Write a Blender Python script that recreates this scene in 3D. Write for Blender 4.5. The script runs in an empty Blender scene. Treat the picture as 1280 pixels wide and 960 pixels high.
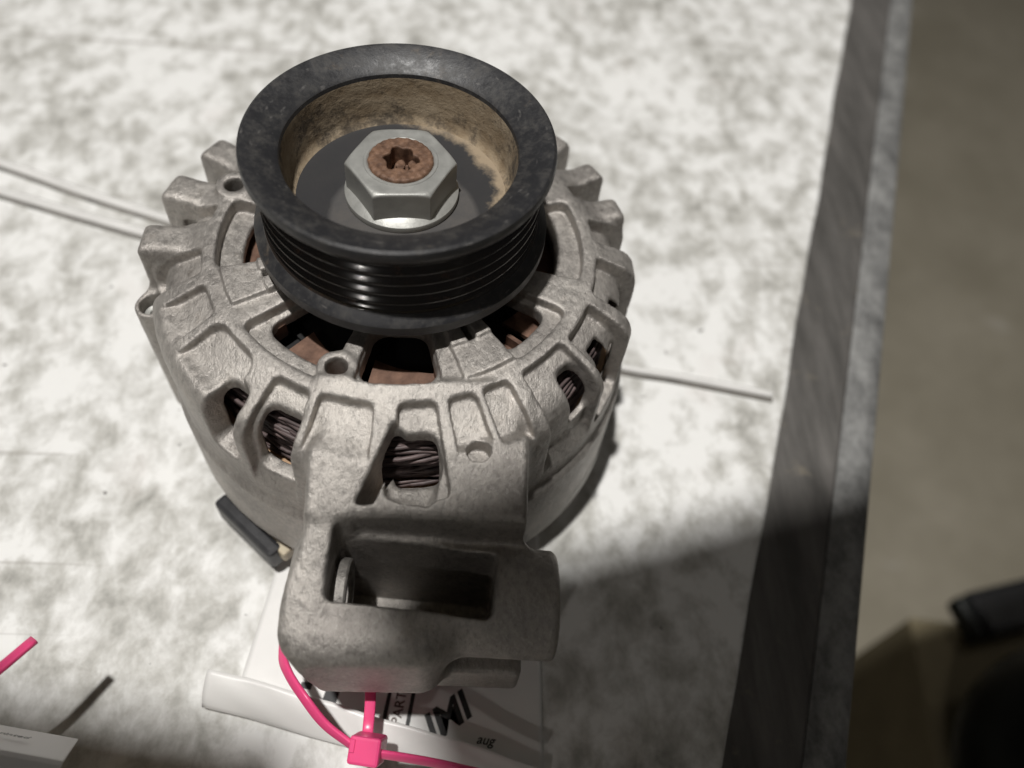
import bpy, bmesh, math, random
import numpy as np
from mathutils import Vector, Matrix
random.seed(4)
rng = np.random.default_rng(4)
R_ = math.radians
MM = 0.001                       # everything is authored in millimetres, table top at z = 0

# ------------------------------------------------------------------ camera
scn = bpy.context.scene
cam_d = bpy.data.cameras.new("camera")
cam = bpy.data.objects.new("camera", cam_d)
scn.collection.objects.link(cam)
cam.matrix_world = Matrix(((0.996792, -0.044990, -0.066200, 0.014146),
                           (0.0, 0.827076, -0.562090, -0.138265),
                           (0.080041, 0.560287, 0.824422, 0.218678),
                           (0, 0, 0, 1)))
cam_d.sensor_width = 36.0
cam_d.lens = 1030.0 / 1280.0 * 36.0
cam_d.clip_start = 0.01
cam_d.clip_end = 50.0
cam_d.dof.use_dof = True
cam_d.dof.focus_distance = 0.183
cam_d.dof.aperture_fstop = 7.6
scn.camera = cam

# ------------------------------------------------------------------ light
W = bpy.data.worlds.new("World")
scn.world = W
W.use_nodes = True
bg = W.node_tree.nodes["Background"]
bg.inputs[0].default_value = (1.0, 0.97, 0.945, 1)
bg.inputs[1].default_value = 0.028


def lamp(name, loc, target, power, size, color):
    d = bpy.data.lights.new(name, 'AREA')
    d.shape = 'DISK'
    d.size = size
    d.energy = power
    d.color = color
    o = bpy.data.objects.new(name, d)
    scn.collection.objects.link(o)
    o.location = loc
    o.rotation_euler = (Vector(target) - Vector(loc)).to_track_quat('-Z', 'Y').to_euler()
    return o


KEY = Vector((-0.12, -0.10, 1.0)).normalized()
lamp("work_lamp", KEY * 2.0, (0, 0, 0.03), 40.0, 0.065, (1.0, 0.978, 0.945))
lamp("side_lamp", Vector((-0.36, -0.68, 0.63)).normalized() * 2.0, (0, 0, 0.03), 1.7, 0.035, (1.0, 0.95, 0.90))
lamp("fill_lamp", (1.9, 1.0, 2.3), (0.1, 0, 0), 1.8, 0.5, (1.0, 0.94, 0.86))  # added fill, brightens the floor carton and the dark right side

scn.view_settings.view_transform = 'Standard'
scn.view_settings.look = 'None'
scn.view_settings.exposure = 0.0
scn.view_settings.gamma = 1.0

# ------------------------------------------------------------------ helpers
COL = scn.collection


def link(name, me, mat=None, parent=None):
    o = bpy.data.objects.new(name, me)
    COL.objects.link(o)
    if mat is not None:
        me.materials.clear()
        for m in (mat if isinstance(mat, (list, tuple)) else [mat]):
            me.materials.append(m)
    if parent is not None:
        o.parent = parent
    return o


def tag(o, label=None, cat=None, group=None, kind=None):
    if label:
        o["label"] = label
    if cat:
        o["category"] = cat
    if group:
        o["group"] = group
    if kind:
        o["kind"] = kind
    return o


def thing(name, label, cat, loc=(0, 0, 0), rz=0.0, group=None):
    o = bpy.data.objects.new(name, None)
    o.empty_display_size = 0.02
    COL.objects.link(o)
    o.location = [c * MM for c in loc]
    o.rotation_euler = (0, 0, rz)
    return tag(o, label, cat, group)


def mesh(name, V, F, smooth=True):
    me = bpy.data.meshes.new(name)
    me.from_pydata([tuple(float(c) * MM for c in v) for v in V], [], [tuple(int(i) for i in f) for f in F])
    me.update()
    if smooth:
        me.polygons.foreach_set("use_smooth", [True] * len(me.polygons))
    return me


def lathe(name, prof, seg=160, closed=False, sharp=35):
    """profile of (radius, z) turned about z"""
    n = len(prof)
    V, F = [], []
    for i in range(seg):
        a = 2 * math.pi * i / seg
        for r, z in prof:
            V.append((r * math.cos(a), r * math.sin(a), z))
    for i in range(seg):
        j = (i + 1) % seg
        for k in range(n if closed else n - 1):
            l = (k + 1) % n
            F.append((i * n + k, j * n + k, j * n + l, i * n + l))
    me = mesh(name, V, F)
    bm = bmesh.new()
    bm.from_mesh(me)
    bmesh.ops.remove_doubles(bm, verts=bm.verts, dist=1e-6)
    bmesh.ops.recalc_face_normals(bm, faces=bm.faces)
    for e in bm.edges:
        if len(e.link_faces) == 2 and e.calc_face_angle(0) > R_(sharp):
            e.smooth = False
    bm.to_mesh(me)
    bm.free()
    return me


def box_mesh(name, size, bevel=0.0, seg=2, origin=(0, 0, 0)):
    bm = bmesh.new()
    bmesh.ops.create_cube(bm, size=1.0)
    for v in bm.verts:
        v.co = Vector((v.co.x * size[0] + origin[0], v.co.y * size[1] + origin[1], v.co.z * size[2] + origin[2])) * MM
    if bevel > 0:
        bmesh.ops.bevel(bm, geom=bm.edges[:], offset=bevel * MM, segments=seg, profile=0.5, affect='EDGES')
    me = bpy.data.meshes.new(name)
    bm.to_mesh(me)
    bm.free()
    return me


def smooth_path(P, n):
    P = [Vector(p) for p in P]
    P = [P[0] * 2 - P[1]] + P + [P[-1] * 2 - P[-2]]
    out = []
    segs = len(P) - 3
    for i in range(n + 1):
        t = i / n * segs
        k = min(int(t), segs - 1)
        f = t - k
        a, b, c, d = P[k:k + 4]
        out.append(0.5 * ((2 * b) + (c - a) * f + (2 * a - 5 * b + 4 * c - d) * f * f + (3 * b - a - 3 * c + d) * f ** 3))
    return out


def tube(P, rad, n=40, sides=10, jitter=0.0):
    """verts and faces of a tube along a smooth path"""
    Q = smooth_path(P, n)
    V, F = [], []
    prev = None
    for i, q in enumerate(Q):
        t = (Q[min(i + 1, n)] - Q[max(i - 1, 0)]).normalized()
        u = prev - t * prev.dot(t) if prev is not None else t.orthogonal()
        u.normalize()
        prev = u
        w = t.cross(u)
        r = rad(i / n) if callable(rad) else rad
        for s in range(sides):
            a = 2 * math.pi * s / sides
            V.append(q + (u * math.cos(a) + w * math.sin(a)) * r)
    for i in range(n):
        for s in range(sides):
            s2 = (s + 1) % sides
            F.append((i * sides + s, i * sides + s2, (i + 1) * sides + s2, (i + 1) * sides + s))
    F.append(tuple(reversed(range(sides))))
    F.append(tuple(n * sides + s for s in range(sides)))
    return V, F


def strap(P, ups, w, t, n=60):
    """flat strap (rounded rectangle section) along a smooth path; ups = width direction hints"""
    Q = smooth_path(P, n)
    U = smooth_path(ups, n)
    sec = []
    for cx, cy, a0 in ((1, 1, 0), (-1, 1, 90), (-1, -1, 180), (1, -1, 270)):
        for k in range(3):
            a = R_(a0 + 45 * k)
            sec.append((cx * (w / 2 - 0.35) + 0.35 * math.cos(a), cy * (t / 2 - 0.35) + 0.35 * math.sin(a)))
    m = len(sec)
    V, F = [], []
    for i, q in enumerate(Q):
        tan = (Q[min(i + 1, n)] - Q[max(i - 1, 0)]).normalized()
        u = U[i] - tan * U[i].dot(tan)
        u.normalize()
        v = tan.cross(u)
        for a, b in sec:
            V.append(q + u * a + v * b)
    for i in range(n):
        for s in range(m):
            s2 = (s + 1) % m
            F.append((i * m + s, i * m + s2, (i + 1) * m + s2, (i + 1) * m + s))
    F.append(tuple(reversed(range(m))))
    F.append(tuple(n * m + s for s in range(m)))
    return V, F


# ------------------------------------------------------------------ materials
class Mat:
    def __init__(self, name):
        self.m = bpy.data.materials.new(name)
        self.m.use_nodes = True
        self.t = self.m.node_tree
        self.b = self.t.nodes["Principled BSDF"]
        self.co = self.t.nodes.new("ShaderNodeTexCoord").outputs["Object"]

    def n(self, typ, ins=None, **kw):
        nd = self.t.nodes.new(typ)
        for k, v in kw.items():
            setattr(nd, k, v)
        for k, v in (ins or {}).items():
            s = nd.inputs[k]
            if isinstance(v, bpy.types.NodeSocket):
                self.t.links.new(v, s)
            else:
                s.default_value = v
        return nd

    def scaled(self, s, rot=(0, 0, 0)):
        return self.n("ShaderNodeMapping", {"Vector": self.co, "Scale": s, "Rotation": rot}).outputs[0]

    def noise(self, scale, detail=4, rough=0.55, vec=None, dist=0.0):
        return self.n("ShaderNodeTexNoise", {"Vector": vec or self.co, "Scale": scale, "Detail": detail,
                                             "Roughness": rough, "Distortion": dist}).outputs[0]

    def ramp(self, fac, stops, interp='LINEAR'):
        nd = self.n("ShaderNodeValToRGB", {"Fac": fac})
        r = nd.color_ramp
        r.interpolation = interp
        while len(r.elements) < len(stops):
            r.elements.new(0.5)
        for e, (p, c) in zip(r.elements, stops):
            e.position = p
            e.color = (c, c, c, 1) if isinstance(c, (int, float)) else (*c, 1)
        return nd.outputs[0]

    def mix(self, fac, a, b, blend='MIX'):
        nd = self.n("ShaderNodeMix", data_type='RGBA', blend_type=blend)
        for i, v in ((0, fac), (6, a), (7, b)):
            if isinstance(v, bpy.types.NodeSocket):
                self.t.links.new(v, nd.inputs[i])
            else:
                nd.inputs[i].default_value = v if i == 0 else (*v, 1)
        return nd.outputs[2]

    def math(self, op, a, b=0.0, clamp=False):
        nd = self.n("ShaderNodeMath", operation=op, use_clamp=clamp)
        for i, v in ((0, a), (1, b)):
            if isinstance(v, bpy.types.NodeSocket):
                self.t.links.new(v, nd.inputs[i])
            else:
                nd.inputs[i].default_value = v
        return nd.outputs[0]

    def bump(self, h, strength=0.3, dist=0.0003, normal=None):
        ins = {"Height": h, "Strength": strength, "Distance": dist}
        if normal is not None:
            ins["Normal"] = normal
        return self.n("ShaderNodeBump", ins).outputs[0]

    def set(self, **kw):
        names = dict(color="Base Color", rough="Roughness", metal="Metallic", normal="Normal", spec="Specular IOR Level",
                     coat="Coat Weight", sub="Subsurface Weight", trans="Transmission Weight")
        for k, v in kw.items():
            s = self.b.inputs[names[k]]
            if isinstance(v, bpy.types.NodeSocket):
                self.t.links.new(v, s)
            elif k == "color":
                s.default_value = (*v, 1)
            else:
                s.default_value = v
        return self.m


def m_cast(name, a=(0.335, 0.31, 0.288), b=(0.56, 0.527, 0.488), dirt=(0.24, 0.19, 0.15)):
    M = Mat(name)
    big = M.noise(55, 5, 0.6)
    fine = M.noise(1050, 5, 0.75, vec=M.scaled((1.0, 0.5, 0.7), (0, 0, 0.5)))
    mid = M.noise(420, 4, 0.65)
    c = M.mix(M.ramp(big, [(0.32, 0.0), (0.68, 1.0)]), a, b)
    c = M.mix(M.ramp(mid, [(0.3, 0.75), (0.6, 1.05)]), (0, 0, 0), c, 'MIX')
    spots = M.ramp(M.noise(110, 6, 0.7), [(0.58, 0.0), (0.74, 0.4)])
    c = M.mix(spots, c, dirt)
    fleck = M.ramp(fine, [(0.34, 0.42), (0.48, 0.0)])
    c = M.mix(fleck, c, (0.16, 0.15, 0.14))
    c = M.mix(M.ramp(fine, [(0.56, 0.0), (0.68, 0.35)]), c, (0.68, 0.655, 0.61))
    h = M.math('ADD', M.math('MULTIPLY', fine, 0.8), M.math('MULTIPLY', mid, 0.35))
    return M.set(color=c, rough=M.ramp(mid, [(0.3, 0.38), (0.7, 0.58)]), metal=0.65, normal=M.bump(h, 1.0, 0.0004))


cast = m_cast("cast_aluminium")
cast_rear = m_cast("cast_aluminium_dull", (0.34, 0.32, 0.30), (0.44, 0.42, 0.39))


def m_plain(name, col, rough=0.5, metal=0.0, var=0.15, scale=120, bump=0.15, fine=900, **kw):
    M = Mat(name)
    n1 = M.noise(scale, 5, 0.6)
    c = M.mix(M.ramp(n1, [(0.3, 0.0), (0.7, 1.0)]), tuple(x * (1 - var) for x in col), tuple(min(1, x * (1 + var)) for x in col))
    n2 = M.noise(fine, 3, 0.6)
    return M.set(color=c, rough=M.ramp(n1, [(0.3, max(0.05, rough - 0.08)), (0.7, min(1, rough + 0.08))]), metal=metal,
                 normal=M.bump(n2, bump, 0.0003), **kw)


# pulley: black steel with tan road dust; bare worn edge
M = Mat("pulley_black")
n1 = M.noise(300, 8, 0.76)
n2 = M.noise(700, 5, 0.7)
dust = M.ramp(M.math('ADD', M.math('MULTIPLY', n1, 0.75), M.math('MULTIPLY', n2, 0.3)), [(0.50, 0.0), (0.78, 0.7)])
c = M.mix(dust, (0.022, 0.022, 0.024), (0.09, 0.083, 0.073))
c = M.mix(M.ramp(M.noise(48, 6, 0.75), [(0.60, 0.0), (0.70, 0.5)]), c, (0.19, 0.145, 0.10))
scr = M.ramp(M.noise(300, 2, 0.5, vec=M.scaled((1, 1, 6))), [(0.66, 0.0), (0.75, 0.35)])
c = M.mix(scr, c, (0.20, 0.19, 0.18))
pulley_black = M.set(color=c, rough=M.ramp(n1, [(0.3, 0.28), (0.65, 0.62)]), metal=0.0, spec=0.55, normal=M.bump(n2, 0.25, 0.0003))

M = Mat("pulley_groove")
n1 = M.noise(300, 4, 0.6)
c = M.mix(M.ramp(n1, [(0.58, 0.0), (0.75, 0.6)]), (0.022, 0.017, 0.014), (0.10, 0.05, 0.028))
pulley_groove = M.set(color=c, rough=0.15, spec=1.0, normal=M.bump(M.noise(600, 3), 0.03, 0.0002))

M = Mat("pulley_dust")
n1 = M.noise(130, 7, 0.7, vec=M.scaled((1, 1, 1.6)))
n2 = M.noise(900, 4, 0.7)
c = M.mix(M.ramp(n1, [(0.35, 0.0), (0.7, 1.0)]), (0.25, 0.185, 0.115), (0.43, 0.35, 0.25))
c = M.mix(M.ramp(M.noise(60, 8, 0.8), [(0.50, 0.0), (0.60, 0.85)]), c, (0.055, 0.045, 0.036))
pulley_dust = M.set(color=c, rough=0.9, normal=M.bump(M.math('ADD', n1, M.math('MULTIPLY', n2, 0.4)), 0.5, 0.0008))

M = Mat("pulley_floor")
sx = M.n("ShaderNodeSeparateXYZ", {"Vector": M.co})
rad = M.math('SQRT', M.math('ADD', M.math('POWER', M.math('ABSOLUTE', sx.outputs[0]), 2.0), M.math('POWER', M.math('ABSOLUTE', sx.outputs[1]), 2.0)))
n1 = M.noise(110, 8, 0.75)
edge = M.ramp(M.math('ADD', M.math('MULTIPLY', rad, 40.0), M.math('SUBTRACT', M.math('ADD', M.math('MULTIPLY', n1, 0.5), M.math('MULTIPLY', sx.outputs[0], 5.0)), 1.13)), [(0.0, 0.0), (0.11, 1.0)])
c = M.mix(M.ramp(n1, [(0.4, 0.0), (0.8, 0.6)]), (0.062, 0.060, 0.060), (0.13, 0.115, 0.10))
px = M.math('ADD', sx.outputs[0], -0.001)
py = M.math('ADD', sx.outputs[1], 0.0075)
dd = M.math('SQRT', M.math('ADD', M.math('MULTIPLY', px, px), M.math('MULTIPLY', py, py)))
rim_shade = M.ramp(M.math('ADD', M.math('MULTIPLY', dd, 40.0), M.math('MULTIPLY', n1, 0.12)), [(0.68, 0.0), (0.73, 0.85)])
c = M.mix(rim_shade, c, (0.014, 0.014, 0.016))  # dark crescent at back and left: rim shade painted into the floor
c = M.mix(edge, c, (0.30, 0.235, 0.16))
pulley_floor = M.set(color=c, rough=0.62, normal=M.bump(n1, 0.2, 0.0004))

nut_zinc = m_plain("nut_zinc", (0.36, 0.36, 0.34), 0.46, 0.4, 0.10, 260, 0.18)
M = Mat("shaft_rust")
n1 = M.noise(420, 6, 0.7)
c = M.mix(M.ramp(n1, [(0.35, 0.0), (0.68, 1.0)]), (0.09, 0.048, 0.03), (0.27, 0.155, 0.098))
shaft_rust = M.set(color=c, rough=0.6, metal=0.25, normal=M.bump(n1, 0.5, 0.0005))
M = Mat("fan_rust")
n1 = M.noise(200, 6, 0.7)
c = M.mix(M.ramp(n1, [(0.35, 0.0), (0.68, 1.0)]), (0.085, 0.044, 0.03), (0.22, 0.125, 0.085))
fan_rust = M.set(color=c, rough=0.6, metal=0.2, normal=M.bump(n1, 0.4, 0.0005))
M = Mat("winding_varnish")
n1 = M.noise(260, 4, 0.6, vec=M.scaled((1, 1, 3)))
c = M.mix(M.ramp(n1, [(0.35, 0.0), (0.68, 1.0)]), (0.06, 0.045, 0.045), (0.17, 0.125, 0.12))
winding = M.set(color=c, rough=0.5, spec=0.4, normal=M.bump(n1, 0.3, 0.0004))
core_tan = m_plain("core_tan", (0.42, 0.27, 0.16), 0.65, 0.0, 0.25, 200, 0.3)
black_steel = m_plain("black_steel", (0.006, 0.0055, 0.0055), 0.7, 0.0, 0.3)
black_plastic = m_plain("black_plastic", (0.022, 0.022, 0.024), 0.42, 0.0, 0.2, 150, 0.1)
cream_plastic = m_plain("cream_plastic", (0.52, 0.45, 0.33), 0.5)
paper = m_plain("white_card", (0.78, 0.77, 0.75), 0.38, 0.0, 0.03, 60, 0.05)
paper_dirty = None
ink = m_plain("black_ink", (0.016, 0.016, 0.017), 0.5, 0.0, 0.2)
ink_brown = m_plain("brown_ink", (0.10, 0.07, 0.06), 0.5, 0.0, 0.3)
M = Mat("pink_nylon")
pink = M.set(color=(0.85, 0.085, 0.25), rough=0.3, sub=0.25, normal=M.bump(M.noise(500, 3), 0.05, 0.0002))
M.b.inputs["Subsurface Radius"].default_value = (0.002, 0.0006, 0.0008)

# bench sheet: white painted steel with cloudy grey staining
M = Mat("bench_sheet")
v = M.scaled((1.0, 0.75, 1.0), (0, 0, -0.3))
n1 = M.noise(104, 7, 0.63, vec=v, dist=0.2)
n2 = M.noise(17, 3, 0.5, vec=v)
n3 = M.noise(260, 4, 0.65)
f = M.math('ADD', M.math('MULTIPLY', n1, 0.72), M.math('ADD', M.math('MULTIPLY', n2, 0.42), M.math('MULTIPLY', n3, 0.10)))
c = M.ramp(f, [(0.41, (0.24, 0.234, 0.212)), (0.55, (0.52, 0.512, 0.48)), (0.69, (0.83, 0.828, 0.81))])
c = M.mix(M.ramp(M.noise(30, 3, 0.5, vec=v), [(0.62, 0.0), (0.75, 0.22)]), c, (0.52, 0.43, 0.39))
c = M.mix(M.ramp(M.noise(170, 2, 0.5), [(0.735, 0.0), (0.76, 0.7)]), c, (0.12, 0.11, 0.10))
scr = M.noise(60, 3, 0.5, vec=M.scaled((0.06, 2.2, 1), (0, 0, 0.55)))
c = M.mix(M.ramp(scr, [(0.665, 0.0), (0.69, 0.45)]), c, (0.33, 0.31, 0.28))
bench_sheet = M.set(color=c, rough=0.5, spec=0.3, normal=M.bump(n3, 0.25, 0.0005))
seam_mat = m_plain("sheet_seam", (0.74, 0.73, 0.71), 0.5, 0.0, 0.08, 80)

dark_line_mat = m_plain("seam_dark_line", (0.16, 0.15, 0.135), 0.8, 0.0, 0.4, 90)

M = Mat("rail_steel_dark")
v = M.scaled((1, 0.12, 1), (0, 0, 0))
n1 = M.noise(150, 6, 0.7, vec=v)
n2 = M.noise(70, 6, 0.7)
c = M.mix(M.ramp(n1, [(0.35, 0.0), (0.75, 1.0)]), (0.07, 0.066, 0.061), (0.17, 0.16, 0.15))
c = M.mix(M.ramp(n2, [(0.60, 0.0), (0.72, 0.6)]), c, (0.24, 0.21, 0.16))
rail_dark = M.set(color=c, rough=0.6, metal=0.2, normal=M.bump(n2, 0.4, 0.0008))
M = Mat("rail_steel_worn")
n1 = M.noise(95, 8, 0.8, vec=M.scaled((1.0, 0.6, 1)))
c = M.mix(M.ramp(n1, [(0.36, 0.0), (0.70, 1.0)]), (0.10, 0.10, 0.098), (0.37, 0.37, 0.36))
rail_worn = M.set(color=c, rough=0.6, metal=0.2, normal=M.bump(n1, 0.5, 0.0008))

M = Mat("floor_concrete")
n1 = M.noise(7.0, 7, 0.62)
n2 = M.noise(40, 5, 0.6)
c = M.mix(M.ramp(n1, [(0.3, 0.0), (0.7, 1.0)]), (0.29, 0.26, 0.195), (0.40, 0.362, 0.285))
c = M.mix(M.ramp(n2, [(0.3, 0.25), (0.6, 0.0)]), c, (0.26, 0.23, 0.18))
c = M.mix(M.ramp(M.noise(14, 2, 0.4), [(0.72, 0.0), (0.735, 0.5)]), c, (0.45, 0.42, 0.36))
floor_mat = M.set(color=c, rough=0.75, normal=M.bump(n2, 0.2, 0.002))
cardboard = m_plain("cardboard", (0.38, 0.32, 0.20), 0.8, 0.0, 0.12, 30, 0.2, 200)
bag_black = m_plain("black_vinyl", (0.012, 0.015, 0.013), 0.45, 0.0, 0.3, 30, 0.2, 150)

# ------------------------------------------------------------------ floor and bench
me = mesh("floor", [(-6000, -6000, -750), (6000, -6000, -750), (6000, 6000, -750), (-6000, 6000, -750)], [(0, 1, 2, 3)], False)
tag(link("floor", me, floor_mat), kind="structure")

bench = thing("workbench", "workbench with stained white sheet top and dark steel edge rail", "workbench")
ru = Vector((0.315, 0.949, 0))          # along the rail
rn = Vector((0.949, -0.315, 0))         # towards the floor side
L0, L1 = -760.0, 900.0
D0 = 112.2


def rail_pt(d, s, z):
    p = rn * d + ru * s
    return (p.x, p.y, z)


def prism_along_rail(sec):
    V = [rail_pt(d, s, z) for s in (L0, L1) for d, z in sec]
    n = len(sec)
    F = [(i, (i + 1) % n, n + (i + 1) % n, n + i) for i in range(n)] + [tuple(reversed(range(n))), tuple(range(n, 2 * n))]
    return V, F


# sheet top: a finely divided strip mesh so its edge is slightly wavy
V, F = [], []
ns = 140
for i in range(ns + 1):
    s = L0 + (L1 - L0) * i / ns
    e = D0 + 0.25 * math.sin(s * 0.05) + 0.2 * math.sin(s * 0.13 + 1)
    for d, z in ((-900.0, -2.5), (-900.0, 0.0), (e - 0.8, 0.0), (e, -0.5), (e + 0.1, -2.5)):
        V.append(rail_pt(d, s, z))
for i in range(ns):
    for k in range(4):
        a = i * 5 + k
        F.append((a, a + 5, a + 6, a + 1))
link("sheet_top", mesh("sheet_top", V, F, False), bench_sheet, bench)
V, F = prism_along_rail([(D0 - 12, -40), (D0 - 12, -2.8), (D0 + 19.5, -2.8), (D0 + 20.3, -3.2), (D0 + 20.3, -40)])
me = mesh("edge_rail", V, F, False)
rail = link("edge_rail", me, rail_dark, bench)
sec = [(D0 + 20.4, -42)]
sec.append((D0 + 20.4, -3.0))
for k in range(7):
    a = R_(150 - 25 * k)
    sec.append((D0 + 26.0 + 5.6 * math.cos(a), -4.2 + 2.6 * math.sin(a)))
sec.append((D0 + 31.4, -42))
V, F = prism_along_rail(sec)
me = mesh("rail_lip", V, F, True)
bm = bmesh.new(); bm.from_mesh(me)
for e in bm.edges:
    if e.calc_face_angle(0) > R_(30):
        e.smooth = False
bmesh.ops.recalc_face_normals(bm, faces=bm.faces)
bm.to_mesh(me); bm.free()
link("rail_lip", me, rail_worn, bench)
for d, s in ((-820, -700), (-820, 840), (D0 - 30, -700), (D0 - 30, 840)):
    me = box_mesh("leg", (50, 50, 700), 3, 1, (0, 0, -400))
    o = link("leg", me, rail_dark, bench)
    p = rail_pt(d, s, 0)
    o.location = (p[0] * MM, p[1] * MM, 0)
    o.rotation_euler = (0, 0, math.atan2(ru.y, ru.x) - math.pi / 2)
bm = bmesh.new()
me = mesh("apron", *prism_along_rail([(-870, -45), (-870, -5), (D0 - 13, -5), (D0 - 13, -45)]), False)
link("apron", me, rail_dark, bench)
# raised seams across the sheet
for pts in ([(-320, 152), (-240, 126), (-156, 98), (-123, 85.5), (-91, 74.7), (-60, 64)],
            [(-320, 136), (-240, 111), (-151.6, 83.7), (-120, 74), (-91.7, 65.6), (-60, 56)],
            [(40, 26.5), (68.9, 19.2), (84, 17.0), (100, 14.2), (117.5, 11.0)]):
    V, F = tube([(x, y, 0.15) for x, y in pts], 1.9 if pts[0][0] < 0 else 1.3, 80, 8)
    link("sheet_seam", mesh("sheet_seam", V, F), seam_mat, bench)
    V, F = tube([(x - 0.4, y - 2.1, -0.25) for x, y in pts], 1.05, 80, 8)  # dark line along the near side of each seam
    link("seam_dark_line", mesh("seam_dark_line", V, F), dark_line_mat, bench)

# ------------------------------------------------------------------ distance-field casting of the alternator
try:
    import openvdb
except ImportError:
    import pyopenvdb as openvdb


def smax(a, b, k):
    h = np.maximum(k - np.abs(a - b), 0) / k
    return np.maximum(a, b) + h * h * (k * 0.25)


def smin(a, b, k):
    h = np.maximum(k - np.abs(a - b), 0) / k
    return np.minimum(a, b) - h * h * (k * 0.25)


class Grid:
    def __init__(self, lo, hi, vs):
        self.lo, self.vs = np.array(lo, float), vs
        n = [int(round((h - l) / vs)) + 1 for l, h in zip(lo, hi)]
        ax = [(l + vs * np.arange(k)).astype(np.float32) for l, k in zip(lo, n)]
        self.ax, self.n = ax, n
        self.x, self.y, self.z = ax[0][:, None, None], ax[1][None, :, None], ax[2][None, None, :]
        self.R = np.sqrt(self.x ** 2 + self.y ** 2)
        self.T = np.arctan2(self.y, self.x)

    def sub(self, lo, hi):
        """slices of the grid that cover the box lo..hi, and a small Grid-like view"""
        sl = []
        for a, l, h in zip(self.ax, lo, hi):
            i0 = int(np.searchsorted(a, l))
            i1 = int(np.searchsorted(a, h))
            sl.append(slice(i0, max(i1, i0 + 1)))
        g = Grid.__new__(Grid)
        g.x, g.y, g.z = self.x[sl[0]], self.y[:, sl[1]], self.z[:, :, sl[2]]
        g.R, g.T = self.R[sl[0], sl[1]], self.T[sl[0], sl[1]]
        return tuple(sl), g

    def mesh(self, S):
        vol = openvdb.FloatGrid()
        vol.background = 3.0
        vol.copyFromArray(np.clip(S, -3, 3).astype(np.float32))
        out = vol.convertToPolygons(isovalue=0.0, adaptivity=0.0)
        P = np.asarray(out[0], float) * self.vs + self.lo
        quads = np.asarray(out[-1])[:, ::-1] if len(out) == 2 else None
        if quads is None:
            quads = np.asarray(out[2])[:, ::-1]
        return P, quads


def np_mesh(name, P, Q, normals=None):
    me = bpy.data.meshes.new(name)
    me.vertices.add(len(P))
    me.vertices.foreach_set("co", (P * MM).astype(np.float32).ravel())
    me.loops.add(Q.size)
    me.loops.foreach_set("vertex_index", Q.astype(np.int32).ravel())
    me.polygons.add(len(Q))
    me.polygons.foreach_set("loop_start", (np.arange(len(Q)) * 4).astype(np.int32))
    me.polygons.foreach_set("use_smooth", np.ones(len(Q), bool))
    me.update()
    me.validate()
    if normals is not None and len(normals) == len(me.vertices):
        me.normals_split_custom_set_from_vertices([tuple(n) for n in normals])
    return me


def vnormals(P, Q):
    a, b, c, d = (P[Q[:, i]] for i in range(4))
    fn = np.cross(c - a, d - b)
    N = np.zeros_like(P)
    for i in range(4):
        for k in range(3):
            N[:, k] += np.bincount(Q[:, i], fn[:, k], len(P))
    return N / np.maximum(np.linalg.norm(N, axis=1, keepdims=True), 1e-9)


def wrap(a):
    return (a + np.pi) % (2 * np.pi) - np.pi


def wedge(g, deg, half):
    return g.R * (np.abs(wrap(g.T - R_(deg))) - R_(half))


def rbox(g, c, hs, r, rz=0.0):
    x, y = g.x - c[0], g.y - c[1]
    if rz:
        cr, sr = math.cos(rz), math.sin(rz)
        x, y = x * cr + y * sr, -x * sr + y * cr
    qx, qy, qz = np.abs(x) - (hs[0] - r), np.abs(y) - (hs[1] - r), np.abs(g.z - c[2]) - (hs[2] - r)
    return (np.sqrt(np.maximum(qx, 0) ** 2 + np.maximum(qy, 0) ** 2 + np.maximum(qz, 0) ** 2)
            + np.minimum(np.maximum(np.maximum(qx, qy), qz), 0) - r)


def cyl_z(g, cx, cy, r, z0, z1, rr=0.3):
    d = np.sqrt((g.x - cx) ** 2 + (g.y - cy) ** 2) - r
    return smax(d, np.maximum(z0 - g.z, g.z - z1), rr)


def cyl_x(g, cy, cz, r, x0, x1, rr=0.3, slope=0.0):
    yy = cy + slope * (g.x - 8)
    d = np.sqrt((g.y - yy) ** 2 + (g.z - cz) ** 2) - r
    return smax(d, np.maximum(x0 - g.x, g.x - x1), rr)


G = Grid((-72, -100, 12), (68, 68, 79), 0.42)
R, T, Z = G.R, G.T, G.z
cone = ((R - 45.5) * 5 + (Z - 74) * 10.5) / 11.63
# outer shell
R1 = np.sqrt((G.x + 1.0) ** 2 + G.y ** 2)
body = smax(smax(R1 - 58.8, cone, 5.0), Z - 74.0, 1.0)
body = np.maximum(body, 17.0 - Z)
# lower rim band
sl, g = G.sub((-72, -72, 12), (72, 72, 46))
band = smax(np.sqrt((g.x + 0.8) ** 2 + g.y ** 2) - 59.9, smax(g.z - 40.0, 16.0 - g.z, 1.0), 2.0)
body[sl] = smin(body[sl], band, 2.0)
# thick cooling fins at the left and back that stand out past the wall
for deg, half, ro in ((180.5, 4.6, 62.0), (163.5, 4.6, 62.3), (148, 4.4, 62.0), (131, 5, 61), (114, 5, 61), (97, 5, 61), (80, 5, 61),
                      (64, 4.6, 61), (49, 4.2, 60.0), (34, 3.8, 59.0), (19.5, 4.0, 57.5)):
    a = R_(deg)
    cx, cy = 52 * math.cos(a), 52 * math.sin(a)
    sl, g = G.sub((cx - 16, cy - 16, 30), (cx + 16, cy + 16, 78))
    xr = g.x * math.cos(a) + g.y * math.sin(a)
    yr = -g.x * math.sin(a) + g.y * math.cos(a)
    fin = smax(smax(np.maximum(xr - ro, 44 - xr), np.abs(yr) - half, 1.4), smax(g.z - 71.8, 40 - g.z, 1.0), 2.6)
    body[sl] = smin(body[sl], fin, 0.8)
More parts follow.
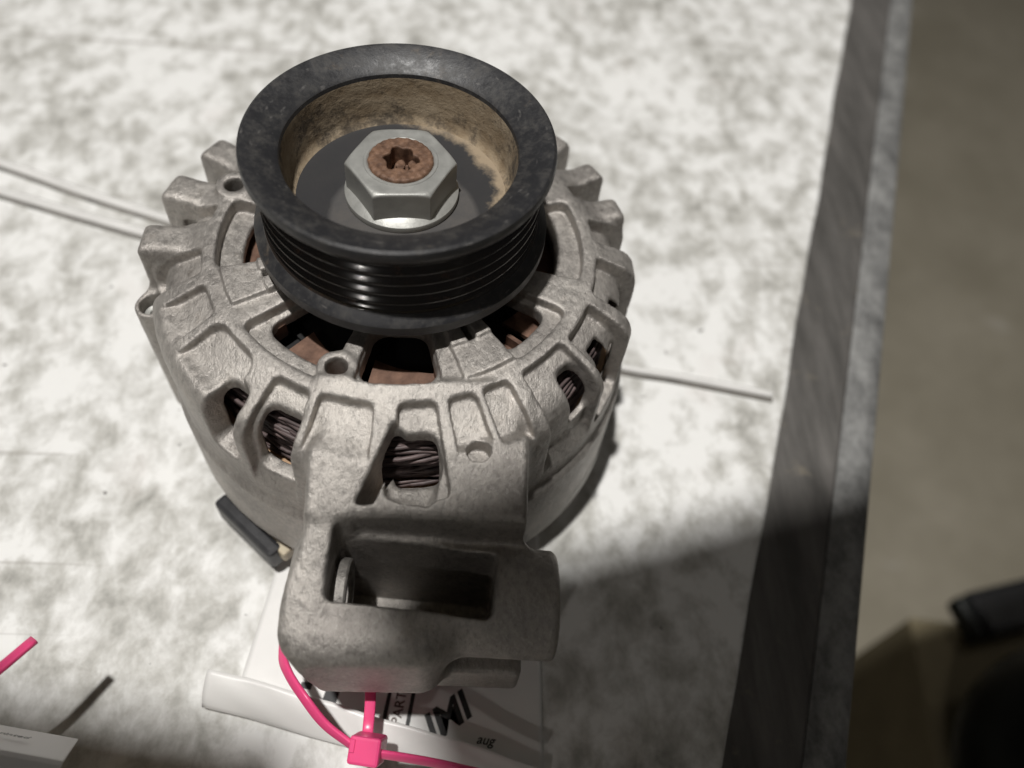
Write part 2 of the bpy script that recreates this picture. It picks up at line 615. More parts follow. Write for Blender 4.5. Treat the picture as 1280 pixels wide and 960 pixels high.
# bolt lug at the left
sl, g = G.sub((-70, -24, 12), (-50, 6, 70))
body[sl] = smin(body[sl], cyl_z(g, -60.6, -9.6, 4.3, 17, 57.5, 1.0), 3.0)
# bracket: plate, barrel, lobe, web
brk = np.full(body.shape, 9.0, np.float32)
sl, g = G.sub((-40, -100, 12), (50, -34, 79))
tt = np.clip((-g.y - 44.0) / 18.0, 0, 1)
ww = 1 - tt * tt * (3 - 2 * tt)
ptop = ((np.sqrt(g.y ** 2 + (ww * g.x) ** 2) - 45.3) * 5 + (g.z - 74.05) * 10.5) / 11.63
xl = -17.5 + 0.0 * g.y
plate = smax(np.maximum(np.abs(g.x - 7.3) - 22.5, np.maximum(-66.5 - g.y, g.y + 40)), np.maximum(ptop, 30 - g.z), 1.6)
bar = cyl_x(g, -76.5, 45.0, 11.6, -17.0, 37.3, 1.8, -0.035)
lobe = rbox(g, (-2.5, -79.8, 39.5), (17.0, 13.0, 14.6), 6.0)
leftcut = (-(g.x + 19.6) + 0.26 * np.maximum(54 - g.z, 0)) * 0.95
lobe = smax(lobe, leftcut, 2.0)
web = rbox(g, (17.0, -78.0, 25.0), (14.5, 10.6, 6.5), 1.5, -0.02)
side = smax(smax(np.abs(g.x + 10.6 + 0.27 * np.clip(-66 - g.y, 0, 16)) - 4.4, np.maximum(-89.0 - g.y, g.y + 46), 2.5),
            np.maximum(smax(ptop, 0.85 * (g.z - 62.3) - 0.5 * (g.y + 78), 6.0), 34 - g.z), 3.0)
d = smin(smin(smin(plate, bar, 4.0), lobe, 5.0), web, 2.5)
side = smax(side, leftcut, 2.0)
foot = rbox(g, (7.0, -72.0, 27.0), (19.0, 12.4, 9.5), 1.5)
d = smin(smin(d, side, 2.5), foot, 1.0)
brk[sl] = d
S = smin(body, brk, 2.2)
U = S.copy()
del cone


def carve(S, lo, hi, fn, k=0.8):
    sl, g = G.sub(lo, hi)
    S[sl] = smax(S[sl], -fn(g, S[sl]), k)


ALL = ((-72, -72, 12), (72, 72, 79))


def sector_box(deg, half, r0, r1):
    c = [(r * math.cos(R_(deg + s * half)), r * math.sin(R_(deg + s * half))) for r in (r0, r1) for s in (-1, 0, 1)]
    xs, ys = [p[0] for p in c], [p[1] for p in c]
    return (min(xs) - 3, min(ys) - 3), (max(xs) + 3, max(ys) + 3)


def pocket(deg, half, depth, r0=45.9, r1=70, zl=44.0, fade=None, k=0.45, rc=1.8, zf=None):
    lo, hi = sector_box(deg, half, r0 - 2, min(r1, 66))

    u = U[G.sub((*lo, 30), (*hi, 79))[0]]

    def fn(g, s):
        w = smax(wedge(g, deg, half), np.maximum(r0 - g.R, g.R - r1), rc)
        w = smax(w, zl - g.z, 2.0)
        d = depth
        if fade:
            t = np.clip((g.R - fade[0]) / (fade[1] - fade[0]), 0, 1)
            d = depth * (1 - t * t * (3 - 2 * t)) - 0.6 * t
        if zf:
            t = np.clip((zf[0] - g.z) / (zf[0] - zf[1]), 0, 1)
            d = d * (1 - t * t * (3 - 2 * t)) - 0.8 * t
        return smax(w, -(u + d), 0.45)
    carve(S, (*lo, 30), (*hi, 79), fn, k)


def window(deg, half, r0, r1, z0, z1=79, rc=2.0, k=0.7):
    lo, hi = sector_box(deg, half, r0 - 2, min(r1, 66))

    def fn(g, s):
        w = smax(wedge(g, deg, half), np.maximum(r0 - g.R, g.R - r1), rc)
        return smax(w, np.maximum(z0 - g.z, g.z - z1), rc)
    carve(S, (*lo, 30), (*hi, 79), fn, k)


# pockets in the shoulder, front
pocket(-100.6, 7.2, 2.3, r1=60, fade=(51, 60))
pocket(-82.5, 5.0, 2.6, r0=45.6, r1=64, zl=40)
pocket(-70.6, 3.9, 2.2, r0=45.6, r1=60, fade=(53.5, 58))
pocket(-60.8, 4.0, 2.2, r0=45.3, r1=62, fade=(54.5, 59))
pocket(-44.6, 8.0, 2.3, r0=45.5, zl=40, zf=(54, 43))
pocket(-115.8, 5.4, 2.8, r0=46, zl=34, zf=(58, 42))
pocket(-137.0, 9.0, 2.4, r0=45.5, zl=40, rc=4, fade=(52.5, 58.9))
pocket(-154.5, 5.6, 2.2, r0=46, zl=40, fade=(52, 58.9))
pocket(-169.5, 5.0, 2.6, r0=46.5, zl=60)
# right hand and rear pockets, deeper
for deg, half in ((-27.0, 7.2), (-8.5, 7.2), (10.0, 4.6), (27, 3.4), (41.5, 2.8), (56.5, 2.8), (72, 3), (88.5, 3.2), (105.5, 3.2), (122.5, 3.2), (139.5, 3.0), (155.5, 3.0), (171.6, 3.2)):
    pocket(deg, half, 3.6, r0=46.2, zl=48 if deg < 12 else 44, rc=1.2)
    if deg > 11:
        carve(S, *((sector_box(deg, half, 50, 64)[0] + (40,)), (sector_box(deg, half, 50, 64)[1] + (79,))),
              lambda g, s, deg=deg, half=half: np.maximum(smax(wedge(g, deg, half), 53.5 - g.R, 1.0), 46 - g.z), 0.8)
window(-83.3, 5.0, 50.4, 59.0, 52, rc=2.6)
window(-40.2, 3.7, 48.9, 60.0, 57, rc=2.6)
window(-115.0, 5.2, 49.8, 64, 52.5, rc=2.6)
window(-128.4, 4.4, 50.6, 64, 51.5, rc=3.2)
window(-27.0, 3.0, 50.0, 54.8, 58, rc=0.8, k=0.4)
window(-11.0, 2.2, 50.6, 54.0, 58, rc=0.8, k=0.4)
for deg in (152.6, 169, 135, 118, 101, 84, 68, 52, 38, 24):
    window(deg, 1.6, 50.5, 57, 55, 65, rc=0.8)


# deep slot beside the middle window, running down into the bracket
def slot(g, s):
    ax, ay, bx, by = 2.2, -50.8, -4.6, -66.5
    vx, vy = bx - ax, by - ay
    t = np.clip(((g.x - ax) * vx + (g.y - ay) * vy) / (vx * vx + vy * vy), 0, 1)
    dd = np.sqrt((g.x - ax - t * vx) ** 2 + (g.y - ay - t * vy) ** 2) - (1.5 + 0.3 * t)
    return smax(np.maximum(dd, 38 - g.z), -64.3 - g.y, 0.6)


carve(S, (-10, -70, 36), (9, -46, 79), slot, 0.6)
# dish below the middle window
carve(S, (-4, -70, 36), (16, -52, 79), lambda g, s: rbox(g, (6.0, -58.2, 70.8), (5.2, 5.6, 9.0), 2.0, -0.15), 1.0)
# round dimple in the plate
carve(S, (12, -62, 55), (27, -45, 79), lambda g, s: smax(np.sqrt((g.x - 19.2) ** 2 + ((g.y + 53.4) * 1.05) ** 2) - 2.6, 65.0 - g.z, 0.4), 0.2)

# inner cavity
cav = smax(smax(R - 54.0, ((R - 45.5) * 5 + (Z - 74) * 10.5) / 11.63 + 5.4, 3.0), Z - 69.6, 1.0)
cav = np.where(G.R < 44.5, np.maximum(cav, Z - 67.2), cav)
S = smax(S, -cav, 0.5)
del cav

# face: recesses and openings between the spokes
faces = [  # deg, half(open), Ro(open), half(recess), Ro(recess), depth
    (180, 13.5, 37.8, 15.0, 43.2, 4.0), (-124.8, 14.0, 38.2, 16.2, 42.6, 3.2), (-87.8, 13.0, 40.0, 13.4, 41.8, 1.6),
    (-38.8, 11.4, 38.4, 13.2, 42.4, 2.6), (6, 16.0, 36.4, 18.0, 42.8, 3.4), (50, 14, 38, 16, 42.8, 3.0), (90, 14, 38, 16, 42.8, 3.0), (130, 14, 38, 16, 42.8, 3.0)]
for deg, ho, ro, hr, rr, dep in faces:
    lo, hi = sector_box(deg, hr, 22, 45)
    if deg == 180:
        lo, hi = (-48, -20), (-20, 20)
    carve(S, (*lo, 60), (*hi, 79), lambda g, s: np.maximum(smax(wedge(g, deg, hr), np.maximum(24 - g.R, g.R - rr), 2.4), 74 - dep - g.z), 0.8)
    carve(S, (*lo, 60), (*hi, 79), lambda g, s: smax(wedge(g, deg, ho), np.maximum(24 - g.R, g.R - ro), 4.0), 0.8)
# bosses on the face
for bx, by, r, hr in ((-11.5, -37.3, 4.2, 2.5), (-42.6, 15.6, 4.4, 2.5)):
    sl, g = G.sub((bx - 8, by - 8, 55), (bx + 8, by + 8, 79))
    S[sl] = smin(S[sl], cyl_z(g, bx, by, r, 62, 74.4, 0.5), 1.0)
    carve(S, (bx - 8, by - 8, 55), (bx + 8, by + 8, 79), lambda g, s: np.sqrt((g.x - bx) ** 2 + (g.y - by) ** 2) - hr + 0.15 * np.clip(74.4 - g.z, 0, 1) , 0.4)
# machined pads with teeth on two spokes
for deg, half in ((-59.8, 9.0), (-156, 8.4)):
    lo, hi = sector_box(deg, half, 27, 44)
    sl, g = G.sub((*lo, 60), (*hi, 79))
    pad = smax(np.maximum(wedge(g, deg, half - 0.6), np.maximum(33.2 - g.R, g.R - 42.2)), np.maximum(g.z - 75.1, 66 - g.z), 0.5)
    t1 = smax(np.maximum(wedge(g, deg - 5.0, 3.6), np.maximum(28.5 - g.R, g.R - 34)), np.maximum(g.z - 75.9, 66 - g.z), 0.6)
    t2 = smax(np.maximum(wedge(g, deg + 5.0, 3.4), np.maximum(28.5 - g.R, g.R - 34)), np.maximum(g.z - 75.9, 66 - g.z), 0.6)
    S[sl] = smin(S[sl], np.minimum(pad, np.minimum(t1, t2)), 0.8)
    carve(S, (*lo, 60), (*hi, 79), lambda g, s: np.maximum(wedge(g, deg, 1.6), np.maximum(g.R - 33.4, 71 - g.z)), 0.5)
# shaft clearance, bolt holes, bracket pocket and bore
carve(S, (-16, -16, 12), (16, 16, 79), lambda g, s: g.R - 12.0 + 0 * g.z, 0.5)
carve(S, (-70, -22, 40), (-50, 4, 79), lambda g, s: np.maximum(np.sqrt((g.x + 60.8) ** 2 + (g.y + 9.8) ** 2) - 2.9, 50 - g.z), 0.4)
carve(S, (-30, -95, 20), (45, -55, 79), lambda g, s: rbox(g, (6.9, -75.6, 44.0), (17.0, 7.0, 24.5), 1.6, R_(-4.3)), 1.0)
carve(S, (-30, -95, 20), (45, -55, 79), lambda g, s: cyl_x(g, -76.8, 45.0, 5.0, -40, 60, 0.3, -0.035), 0.5)
# slight casting unevenness
ph = 0.035 * np.sin(G.x * 0.9 + G.y * 0.5) * np.sin(G.y * 0.8 - 0.3 * G.x + G.z * 0.7) + 0.025 * np.sin(G.x * 1.9 - G.z * 1.3 + 2) * np.sin(G.y * 2.1 + G.z * 0.9)
S = S + ph.astype(np.float32)
del ph

P, Q = G.mesh(S)
N = vnormals(P, Q)
C = P[Q].mean(axis=1)
idx = np.clip(np.round((C - G.lo) / G.vs).astype(int), 0, np.array(G.n) - 1)
db = body[idx[:, 0], idx[:, 1], idx[:, 2]]
dk = brk[idx[:, 0], idx[:, 1], idx[:, 2]]
isb = (dk < db - 0.2) & (C[:, 1] < -44.6)
isb |= (C[:, 1] < -60.5) & (np.abs(C[:, 0] - 8) < 32)

alt = thing("alternator", "used car alternator of grey cast aluminium with black pulley upward on the bench", "alternator")


def sub_mesh(name, sel):
    q = Q[sel]
    used, inv = np.unique(q, return_inverse=True)
    return np_mesh(name, P[used], inv.reshape(q.shape), N[used])


link("front_housing", sub_mesh("front_housing", ~isb), cast, alt)
link("mounting_bracket", sub_mesh("mounting_bracket", isb), cast, alt)
del body, brk, S, U, G

# steel bushing in the bracket bore
me = lathe("bushing", [(5.1, 0), (7.6, 0), (7.6, 1.8), (7.2, 2.2), (5.5, 2.2), (5.1, 1.8)], 48, True)
o = link("bushing", me, cast_rear, alt)
o.matrix_local = Matrix.Translation(Vector((-9.0, -76.1, 45.0)) * MM) @ Matrix.Rotation(R_(-2), 4, 'Z') @ Matrix.Rotation(R_(90), 4, 'Y')
# screw down in the left lug
me = lathe("lug_screw", [(0, 53.2), (1.0, 53.2), (1.2, 54.2), (2.2, 54.5), (2.6, 54.0), (2.6, 45)], 32)
o = link("lug_screw", me, nut_zinc, alt)
o.location = (-60.8 * MM, -9.8 * MM, 0)

# rear housing and black cover
link("rear_housing", lathe("rear_housing", [(57.5, 19), (59.4, 18.2), (59.4, 11), (58, 9.5), (0, 9.5)], 128), cast_rear, alt)
link("rear_cover", lathe("rear_cover", [(54, 10), (54, 1.2), (53, 0.15), (0, 0.15)], 96), black_plastic, alt)
# connector block at the lower left
con = link("connector_block", box_mesh("connector_block", (23, 4.5, 9), 1.2, 2), black_plastic, alt)
con.location = (-39.4 * MM, -46.6 * MM, 9.0 * MM)
con.rotation_euler = (0, 0, R_(-41))
con2 = link("terminal_insert", box_mesh("terminal_insert", (11, 4, 5), 0.8, 2), cream_plastic, alt)
con2.location = (-31.6 * MM, -50.0 * MM, 10.5 * MM)
con2.rotation_euler = (0, 0, R_(-41))

# fan, rotor, windings
fan = link("cooling_fan", lathe("cooling_fan", [(12, 62.5), (31.5, 62.5), (31.5, 61.6), (12, 61.6)], 96, True), black_steel, alt)


def blade_mesh():
    V, F = [], []
    n = 10
    for i in range(n + 1):
        a = R_(-13.2 + 25 * i / n)
        ri = 29.0 + (i / n) * 4.0
        for r, z in ((ri, 65.2), (40.6, 65.2), (40.6, 64.0), (ri, 64.0)):
            V.append((r * math.cos(a), r * math.sin(a), z))
    for i in range(n):
        for k in range(4):
            k2 = (k + 1) % 4
            F.append((i * 4 + k, (i + 1) * 4 + k, (i + 1) * 4 + k2, i * 4 + k2))
    F.append((0, 1, 2, 3)); F.append((n * 4 + 3, n * 4 + 2, n * 4 + 1, n * 4))
    b0 = len(V)                                # upturned fin
    for a, r in ((11.2, 33.5), (12.0, 40.4)):
        for z in (64.2, 68.4):
            for da in (0, 1.6):
                V.append((r * math.cos(R_(a + da)), r * math.sin(R_(a + da)), z))
    for f in ((0, 1, 3, 2), (4, 6, 7, 5), (0, 2, 6, 4), (1, 5, 7, 3), (2, 3, 7, 6), (0, 4, 5, 1)):
        F.append(tuple(b0 + i for i in f))
    me = mesh("fan_blade", V, F, False)
    return me


bme = blade_mesh()
bme.materials.append(fan_rust)
for k in range(11):
    o = bpy.data.objects.new("fan_blade", bme)
    COL.objects.link(o)
    o.parent = fan
    o.rotation_euler = (0, 0, R_(-86 + 360 / 11 * k))
link("rotor", lathe("rotor", [(5, 61), (45, 61), (46, 59), (46, 14), (5, 14)], 96), black_steel, alt)
V, F = [], []
for k in range(80):
    zc = 44.5 + 19.5 * rng.random()
    rc = 48.9 + 2.2 * rng.random() - max(0, zc - 60) * 0.55
    ph1, ph2 = rng.random(2) * 6.28
    n = 132
    b0 = len(V)
    rr = 0.42 + 0.15 * rng.random()
    for i in range(n):
        a = 2 * math.pi * i / n
        r = rc + 0.5 * math.sin(9 * a + ph1) + 0.3 * math.sin(23 * a + ph2)
        z = zc + 0.55 * math.sin(7 * a + ph2) + 0.2 * math.sin(31 * a + ph1)
        for s in range(6):
            b = 2 * math.pi * s / 6
            q = r + rr * math.cos(b)
            V.append((q * math.cos(a), q * math.sin(a), z + rr * math.sin(b)))
    for i in range(n):
        j = (i + 1) % n
        for s in range(6):
            F.append((b0 + i * 6 + s, b0 + j * 6 + s, b0 + j * 6 + (s + 1) % 6, b0 + i * 6 + (s + 1) % 6))
tag(link("stator_winding", mesh("stator_winding", V, F), winding, alt), kind="stuff")
link("stator_core", lathe("stator_core", [(47, 47.5), (53.4, 47.5), (53.7, 47), (53.7, 20), (47, 20)], 128), core_tan, alt)

# pulley: z = 105 - depth below the rim
prof_rim = [(24.9, 101.0), (25.1, 101.9), (25.7, 102.4), (31.2, 104.7), (32.2, 104.9), (32.8, 104.5), (33.0, 103.7), (33.0, 102.6), (32.6, 101.8), (31.2, 100.7)]
prof_grv = [(31.2, 100.7), (30.9, 100.2)]
z = 99.6
for k in range(5):
    prof_grv += [(30.6, z), (30.8, z - 0.15), (30.8, z - 0.35), (28.7, z - 0.95), (28.7, z - 1.2), (30.2, z - 2.55), (30.5, z - 2.85)]
    z -= 2.94
prof_grv += [(30.8, z), (30.9, z - 0.2)]
zf = z - 0.2
prof_flg = [(30.9, zf), (32.6, zf - 1.4), (33.1, zf - 2.0), (33.1, zf - 4.4), (32.5, zf - 5.0), (24, zf - 5.2), (13.5, zf - 5.4), (13.5, 73)]
pul = link("pulley", lathe("pulley", prof_rim + [(31.2, 100.6)], 200), pulley_black, alt)
link("belt_groove", lathe("belt_groove", prof_grv, 200, False, 50), pulley_groove, pul)
link("flange", lathe("flange", prof_flg, 200), pulley_black, pul)
link("dish_wall", lathe("dish_wall", [(24.9, 101.0), (24.7, 99), (24.2, 92), (23.9, 90.4), (23.1, 89.6)], 160, False, 80), pulley_dust, pul)
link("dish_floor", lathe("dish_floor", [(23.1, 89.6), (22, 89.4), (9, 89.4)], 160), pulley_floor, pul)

# hex flange nut
g = Grid((-13.5, -13.5, 88.5), (13.5, 13.5, 100), 0.18)
hexd = np.full((g.n[0], g.n[1], 1), -99, np.float32)
for k in range(6):
    a = R_(-115 + 30 + 60 * k)
    hexd = np.maximum(hexd, g.x * math.cos(a) + g.y * math.sin(a) - 10.45)
nutd = smax(smax(hexd, g.z - 98.5, 0.5), (g.R - 10.9 + (g.z - 98.5) * 1.75) * 0.5, 0.4)
nutd = np.maximum(nutd, 89.0 - g.z)
nutd = smax(nutd, 7.0 - g.R, 0.3)
P, Q = g.mesh(nutd)
nut = link("pulley_nut", np_mesh("pulley_nut", P, Q), nut_zinc, alt)
link("nut_flange", lathe("nut_flange", [(9, 92.6), (11.4, 91.6), (12.5, 90.9), (12.6, 90.5), (12.5, 89.5)], 96), nut_zinc, nut)
link("shaft_collar", lathe("shaft_collar", [(7.0, 98.4), (7.35, 98.66), (7.9, 98.66), (8.2, 98.3)], 64), nut_zinc, nut)
# rusty shaft end with a serrated socket
g = Grid((-8, -8, 92), (8, 8, 100.5), 0.16)
star = g.R - (3.4 + 0.45 * np.cos(6 * g.T + 0.4) + 0.25 * np.cos(3 * g.T + 1.0))
sh = smax(smax(g.R - 7.05, g.z - 99.2, 0.9), 92.4 - g.z, 0.3)
sh = smax(sh, -np.maximum(star, 94.5 - g.z), 0.4)
dr = np.minimum(np.sqrt((g.x * 1.5) ** 2 + (g.y + 0.9) ** 2) - 1.5, np.sqrt((g.x - 2.4) ** 2 + ((g.y + 0.6) * 0.7) ** 2) - 0.8)
sh = smin(sh, np.maximum(np.maximum(dr, g.z - 98.3), 93 - g.z), 0.8) + (0.07 * np.sin(g.x * 3.1 + g.z) * np.sin(g.y * 2.7)).astype(np.float32)
P, Q = g.mesh(sh)
link("shaft_end", np_mesh("shaft_end", P, Q), shaft_rust, alt)

# ------------------------------------------------------------------ printed card under the bracket
card = thing("printed_card", "white printed card with curled near edge lying under the alternator bracket", "label card")
XL = lambda y: np.interp(y, [-104, -83, -52, -20], [-40.5, -36.8, -32.5, -30.0])
nx, prof_n = 60, 26
V, F = [], []
for i in range(nx + 1):
    t = i / nx
    xb = -40 + 79 * t
    ye = float(np.interp(xb, [-47, -30, -15, 0, 16, 39], [-85.5, -89.0, -93.0, -96.5, -99.5, -103.5]))   # near fold line
    lift = float(np.interp(xb, [-40, -10, 20, 39], [1.0, 1.0, 0.75, 0.4]))
    r = 1.1
    pts = []
    for k in range(9):
        y = -22 + (ye - 2.5 + 22) * k / 8
        pts.append((y, 0.45))
    for k in range(1, 9):
        a = R_(-90 - 132 * k / 8)
        pts.append((ye - 2.5 + r * math.cos(a), 0.45 + r + r * math.sin(a)))
    ly, lz = pts[-1]
    for k in range(1, 9):
        a = R_(44 - 3.0 * k)
        ly += math.cos(a) * 1.15 * lift
        lz += math.sin(a) * 1.15 * lift
        pts.append((ly, lz))
    for k, (y, z) in enumerate(pts):
        x0 = float(XL(max(y, ye)))
        if k > 8:
            x0 -= 7.0 * min(1, (k - 8) / 8)
        x = x0 + (39.3 - x0) * t
        wob = 0.15 * math.sin(x * 0.35 + k)
        V.append((x, y, z + (wob if k > 8 else 0)))
m = len(pts)
for i in range(nx):
    for k in range(m - 1):
        F.append((i * m + k, (i + 1) * m + k, (i + 1) * m + k + 1, i * m + k + 1))
me = mesh("sheet", V, F)
o = link("sheet", me, paper, card)
md = o.modifiers.new("thick", 'SOLIDIFY')
md.thickness = 0.35 * MM
md.offset = 0


def flat(name, pts, z, mat, parent):
    V = [(x, y, z) for x, y in pts] + [(x, y, z - 0.05) for x, y in pts]
    n = len(pts)
    F = [tuple(range(n)), tuple(reversed(range(n, 2 * n)))] + [(i, n + i, n + (i + 1) % n, (i + 1) % n) for i in range(n)]
    me = mesh(name, V, F, False)
    bm = bmesh.new(); bm.from_mesh(me)
    bmesh.ops.recalc_face_normals(bm, faces=bm.faces)
    bm.to_mesh(me); bm.free()
    return link(name, me, mat, parent)


def text(name, body, size, loc, rot, mat, parent, bold=0.0, shear=0.0, sx=1.0):
    cu = bpy.data.curves.new(name, 'FONT')
    cu.body = body
    cu.size = size * MM
    cu.align_x = 'CENTER'
    cu.align_y = 'CENTER'
    cu.offset = bold * MM
    cu.shear = shear
    cu.extrude = 0.03 * MM
    o = bpy.data.objects.new(name, cu)
    COL.objects.link(o)
    dg = bpy.context.evaluated_depsgraph_get()
    me = bpy.data.meshes.new_from_object(o.evaluated_get(dg))
    bpy.data.objects.remove(o)
    bpy.data.curves.remove(cu)
    o = link(name, me, mat, parent)
    o.location = [c * MM for c in loc]
    o.rotation_euler = rot
    o.scale = (sx, 1, 1)
    return o


ZC = 0.72
flat("printed_rule", [(0.9, -80), (1.9, -80), (-0.1, -95), (-1.1, -95)], ZC, ink, card)
flat("printed_rule", [(6.9, -80), (7.9, -80), (5.7, -96.5), (4.7, -96.5)], ZC, ink, card)
flat("printed_block", [(-14.8, -83), (-11.2, -83), (-12.8, -89.5), (-16.2, -88.8)], ZC, ink, card)
flat("printed_block", [(-21.6, -83.5), (-18.6, -83.5), (-19.2, -85.4), (-22.0, -85.0)], ZC, ink, card)
text("lettering", "PARTS", 3.4, (3.4, -88.6, ZC), (0, 0, R_(82)), ink_brown, card, 0.05)
text("big_lettering", "JMI", 9.6, (15.2, -91.8, ZC), (0, 0, R_(36)), ink, card, 0.28, 0.25, 1.0)
text("lettering", "aug", 3.2, (25.0, -96.6, ZC), (0, 0, R_(-6)), ink, card, 0.05, 0.3)

# ------------------------------------------------------------------ pink cable tie round the bracket
tie = thing("cable_tie", "pink cable tie looped round the bracket lobe, its square head over the card", "cable tie")
V, F = strap([(-3.0, -103.6, 22.0), (-6.3, -101.6, 22.5), (-11.6, -98.2, 24.0), (-16.2, -93.6, 26.5), (-20.6, -88.2, 25.5), (-22.8, -83.5, 24.0), (-22.0, -78, 22.5), (-12, -76, 22), (-4, -82, 21), (-2.6, -90.5, 19.5), (-2.6, -97.5, 17.0), (-2.6, -101.6, 18.5)],
             [(0.2, 0.3, 1), (0.2, 0.4, 1), (0.25, 0.5, 0.9), (0.35, 0.5, 0.8), (0.5, 0.35, 0.8), (0.7, 0, 0.6), (0.7, -0.4, 0.5), (0.9, -0.2, 0.2), (1, 0.1, 0), (1, 0, 0), (1, 0, 0), (1, 0, 0)], 2.5, 1.05, 120)
link("strap", mesh("strap", V, F), pink, tie)
V, F = strap([(-0.5, -103.6, 21.5), (3, -103.9, 21.0), (8, -104.3, 19.5), (14, -104.9, 17.5), (22, -106.0, 15.0), (34, -107.5, 12.0)],
             [(0, 0.55, 1)] * 6, 2.3, 1.0, 40)
link("tail", mesh("tail", V, F), pink, tie)
bm = bmesh.new()
me = box_mesh("head", (7.0, 6.0, 7.6), 0.7, 2)
o = link("head", me, pink, tie)
o.location = (-2.0 * MM, -102.6 * MM, 20.5 * MM)
o.rotation_euler = (R_(20), R_(-6), R_(-8))
me = box_mesh("pawl_slot", (1.2, 2.8, 3.2), 0.15, 1)
hl = link("locking_pawl", me, pink, tie)
hl.location = (-4.9 * MM, -102.2 * MM, 22.9 * MM)
hl.rotation_euler = (R_(20), R_(-6), R_(-8))

# ------------------------------------------------------------------ neighbour item with its tag at the lower left
nb = thing("parts_box", "low brown parts box at the front left carrying a white tag", "box")
ca, sa = math.cos(R_(-5)), math.sin(R_(-5))


def nbp(u, v, z):
    return (-24 - u * ca + v * sa, -114.6 - u * sa - v * ca, z)


V = [nbp(u, v, z) for z in (0.2, 41.0) for u, v in ((0, 0), (150, 0), (150, 90), (0, 90))]
F = [(0, 1, 2, 3), (7, 6, 5, 4), (0, 4, 5, 1), (1, 5, 6, 2), (2, 6, 7, 3), (3, 7, 4, 0)]
me = mesh("carton", V, F, False)
bm = bmesh.new(); bm.from_mesh(me)
bmesh.ops.recalc_face_normals(bm, faces=bm.faces)
bmesh.ops.bevel(bm, geom=bm.edges[:], offset=0.8 * MM, segments=2, affect='EDGES')
bm.to_mesh(me); bm.free()
link("carton", me, cardboard, nb)
V, F = [], []
for k in range(2):
    pass
lid = [nbp(u, v, z) for z in (41.2, 41.6) for u, v in ((0.8, 1), (149, 1), (149, 44.6), (0.8, 44.6))]
link("lid_flap", mesh("lid_flap", lid, [(3, 2, 1, 0), (4, 5, 6, 7), (0, 1, 5, 4), (1, 2, 6, 5), (2, 3, 7, 6), (3, 0, 4, 7)], False), cardboard, nb)
lid = [nbp(u, v, z) for z in (41.2, 41.6) for u, v in ((0.8, 45.2), (149, 45.2), (149, 89), (0.8, 89))]
link("lid_flap", mesh("lid_flap", lid, [(3, 2, 1, 0), (4, 5, 6, 7), (0, 1, 5, 4), (1, 2, 6, 5), (2, 3, 7, 6), (3, 0, 4, 7)], False), cardboard, nb)

M = Mat("tag_card")
n1 = M.noise(120, 5, 0.6)
c = M.mix(M.ramp(n1, [(0.62, 0.0), (0.72, 0.45)]), (0.76, 0.755, 0.74), (0.42, 0.35, 0.30))
tag_mat = M.set(color=c, rough=0.45)
tg = thing("paper_tag", "white paper tag folded over the parts box edge at lower left", "tag")
# fold line runs along the box edge; the far part slopes down towards the bench
fold = [(-130, -99.4), (-57.5, -110.4)]
V = []
rows = []
for t, (x, y) in ((0, fold[0]), (0.35, (fold[0][0] * 0.65 + fold[1][0] * 0.35, fold[0][1] * 0.65 + fold[1][1] * 0.35)), (1, fold[1])):
    rows.append([(x, y - 22, 42.4), (x, y, 42.4), (x - 0.2, y + 0.9, 41.6), (x - 6.5, y + 8.6, 21.5)])
V = [p for r in rows for p in r]
F = [(i * 4 + k, (i + 1) * 4 + k, (i + 1) * 4 + k + 1, i * 4 + k + 1) for i in range(2) for k in range(3)]
o = link("sheet", mesh("sheet", V, F, False), tag_mat, tg)
md = o.modifiers.new("thick", 'SOLIDIFY'); md.thickness = 0.35 * MM; md.offset = 0

uu = Vector((fold[1][0] - fold[0][0], fold[1][1] - fold[0][1], 0)).normalized()
vv = Vector((-6.3, 7.7, -20.1))
vv = (vv - uu * vv.dot(uu)).normalized()
wr = text("lettering", "is printed", 2.6, (0, 0, 0), (0, 0, 0), ink, tg)
wr.matrix_local = Matrix.Translation((Vector((-74.0, -103.3, 32.6)) + uu.cross(vv) * 0.35) * MM) @ Matrix((uu, vv, uu.cross(vv))).transposed().to_4x4()

tie2 = thing("cable_tie", "pink cable tie end sticking up from the parts box at the left edge", "cable tie")
V, F = strap([(-104, -120, 42.0), (-97, -113.0, 43), (-88, -104.2, 42), (-79, -95.4, 40), (-71.9, -85.4, 38)], [(0.6, -0.7, 0.4)] * 5, 2.5, 1.1, 30)
link("strap", mesh("strap", V, F), pink, tie2)

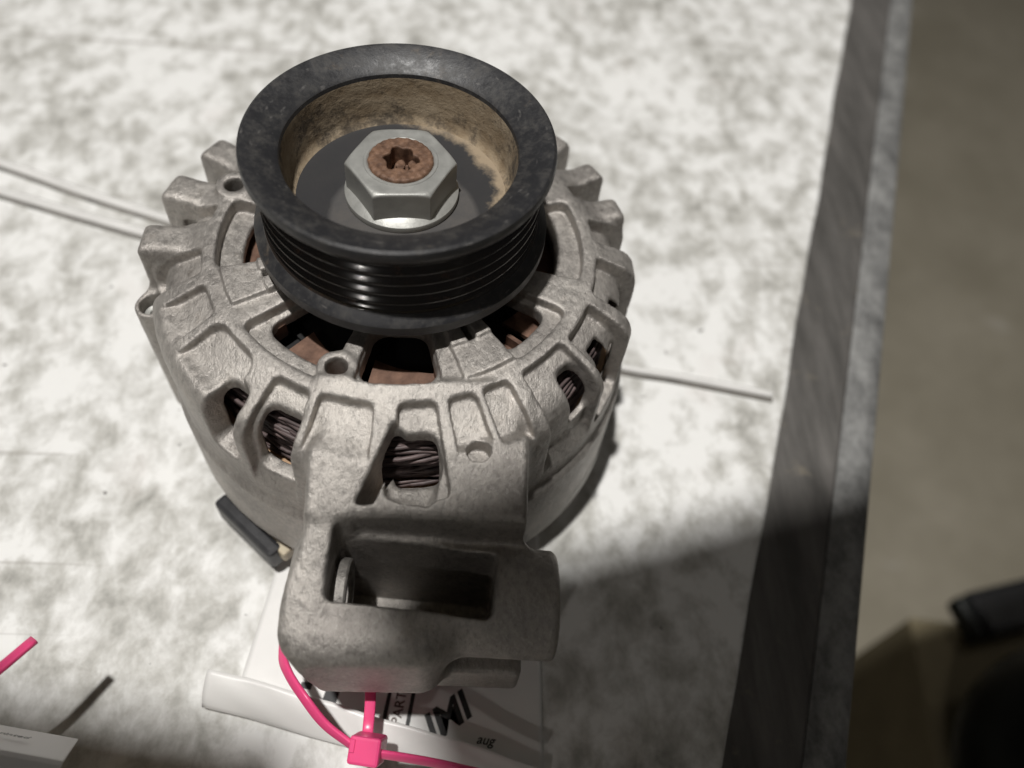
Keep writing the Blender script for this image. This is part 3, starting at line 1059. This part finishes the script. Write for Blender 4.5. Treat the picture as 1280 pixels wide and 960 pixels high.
# ------------------------------------------------------------------ unseen shelf, added only to shade the near part of the table
sh = thing("shade_shelf", "made-up plank shelf out of view, added to shade the near bench", "shelf")
ZS = 460.0
LP = KEY * 2000.0


def plank(corner, ang, wid, dep, side):
    o = link("plank", box_mesh("plank", (wid, dep, 18), 1.5, 1, (side * wid / 2, -dep / 2, 9)), cardboard, sh)
    f = ZS / LP.z
    o.location = ((corner[0] + (LP.x - corner[0]) * f) * MM, (corner[1] + (LP.y - corner[1]) * f) * MM, ZS * MM)
    o.rotation_euler = (0, 0, R_(ang))


plank((-2, -63), 17.0, 300, 200, 1)
plank((-20, -99), -8.5, 300, 150, -1)
for y in (-170, -235):
    link("cross_rail", box_mesh("cross_rail", (760, 25, 20), 1, 1, (-40, y, ZS - 10.5)), rail_dark, sh)
for x in (-408, 328):
    link("side_rail", box_mesh("side_rail", (22, 260, 22), 1, 1, (x, -215, ZS - 32)), rail_dark, sh)
    link("post", box_mesh("post", (24, 24, ZS - 44), 1, 1, (x, -300, (ZS - 44) / 2 + 0.5)), rail_dark, sh)

# ------------------------------------------------------------------ things on the floor beside the bench
fb = thing("floor_carton", "open-topped tan cardboard carton on the floor past the rail", "carton", (352, 60, -350), R_(-5))
link("carton", box_mesh("carton", (260, 230, 398), 3, 2, (130, -115, -200)), cardboard, fb)
sb = thing("black_case", "flat black plastic case lying across the back of the floor carton", "case", (391, 56, -350), R_(14))
link("shell", box_mesh("shell", (240, 34, 20), 5, 3, (120, 0, 10.2)), black_plastic, sb)
link("end_cap", box_mesh("end_cap", (10, 32, 17), 4, 2, (-3, 0, 9)), bag_black, sb)
bgt = thing("round_black_bag", "round black vinyl bag lying on the floor carton", "bag", (408, -62, -350))
prof = []
for k in range(15):
    a = R_(-88 + 176 * k / 14)
    prof.append((84 * max(0.02, math.cos(a)) ** 0.7, 60 + 60 * math.sin(a)))
link("body", lathe("body", prof, 64, False, 80), bag_black, bgt)
V, F = tube([(-60, 0, 100), (-30, 0, 130), (0, 0, 138), (30, 0, 130), (60, 0, 100)], 7, 30, 10)
link("handle", mesh("handle", V, F), bag_black, bgt)
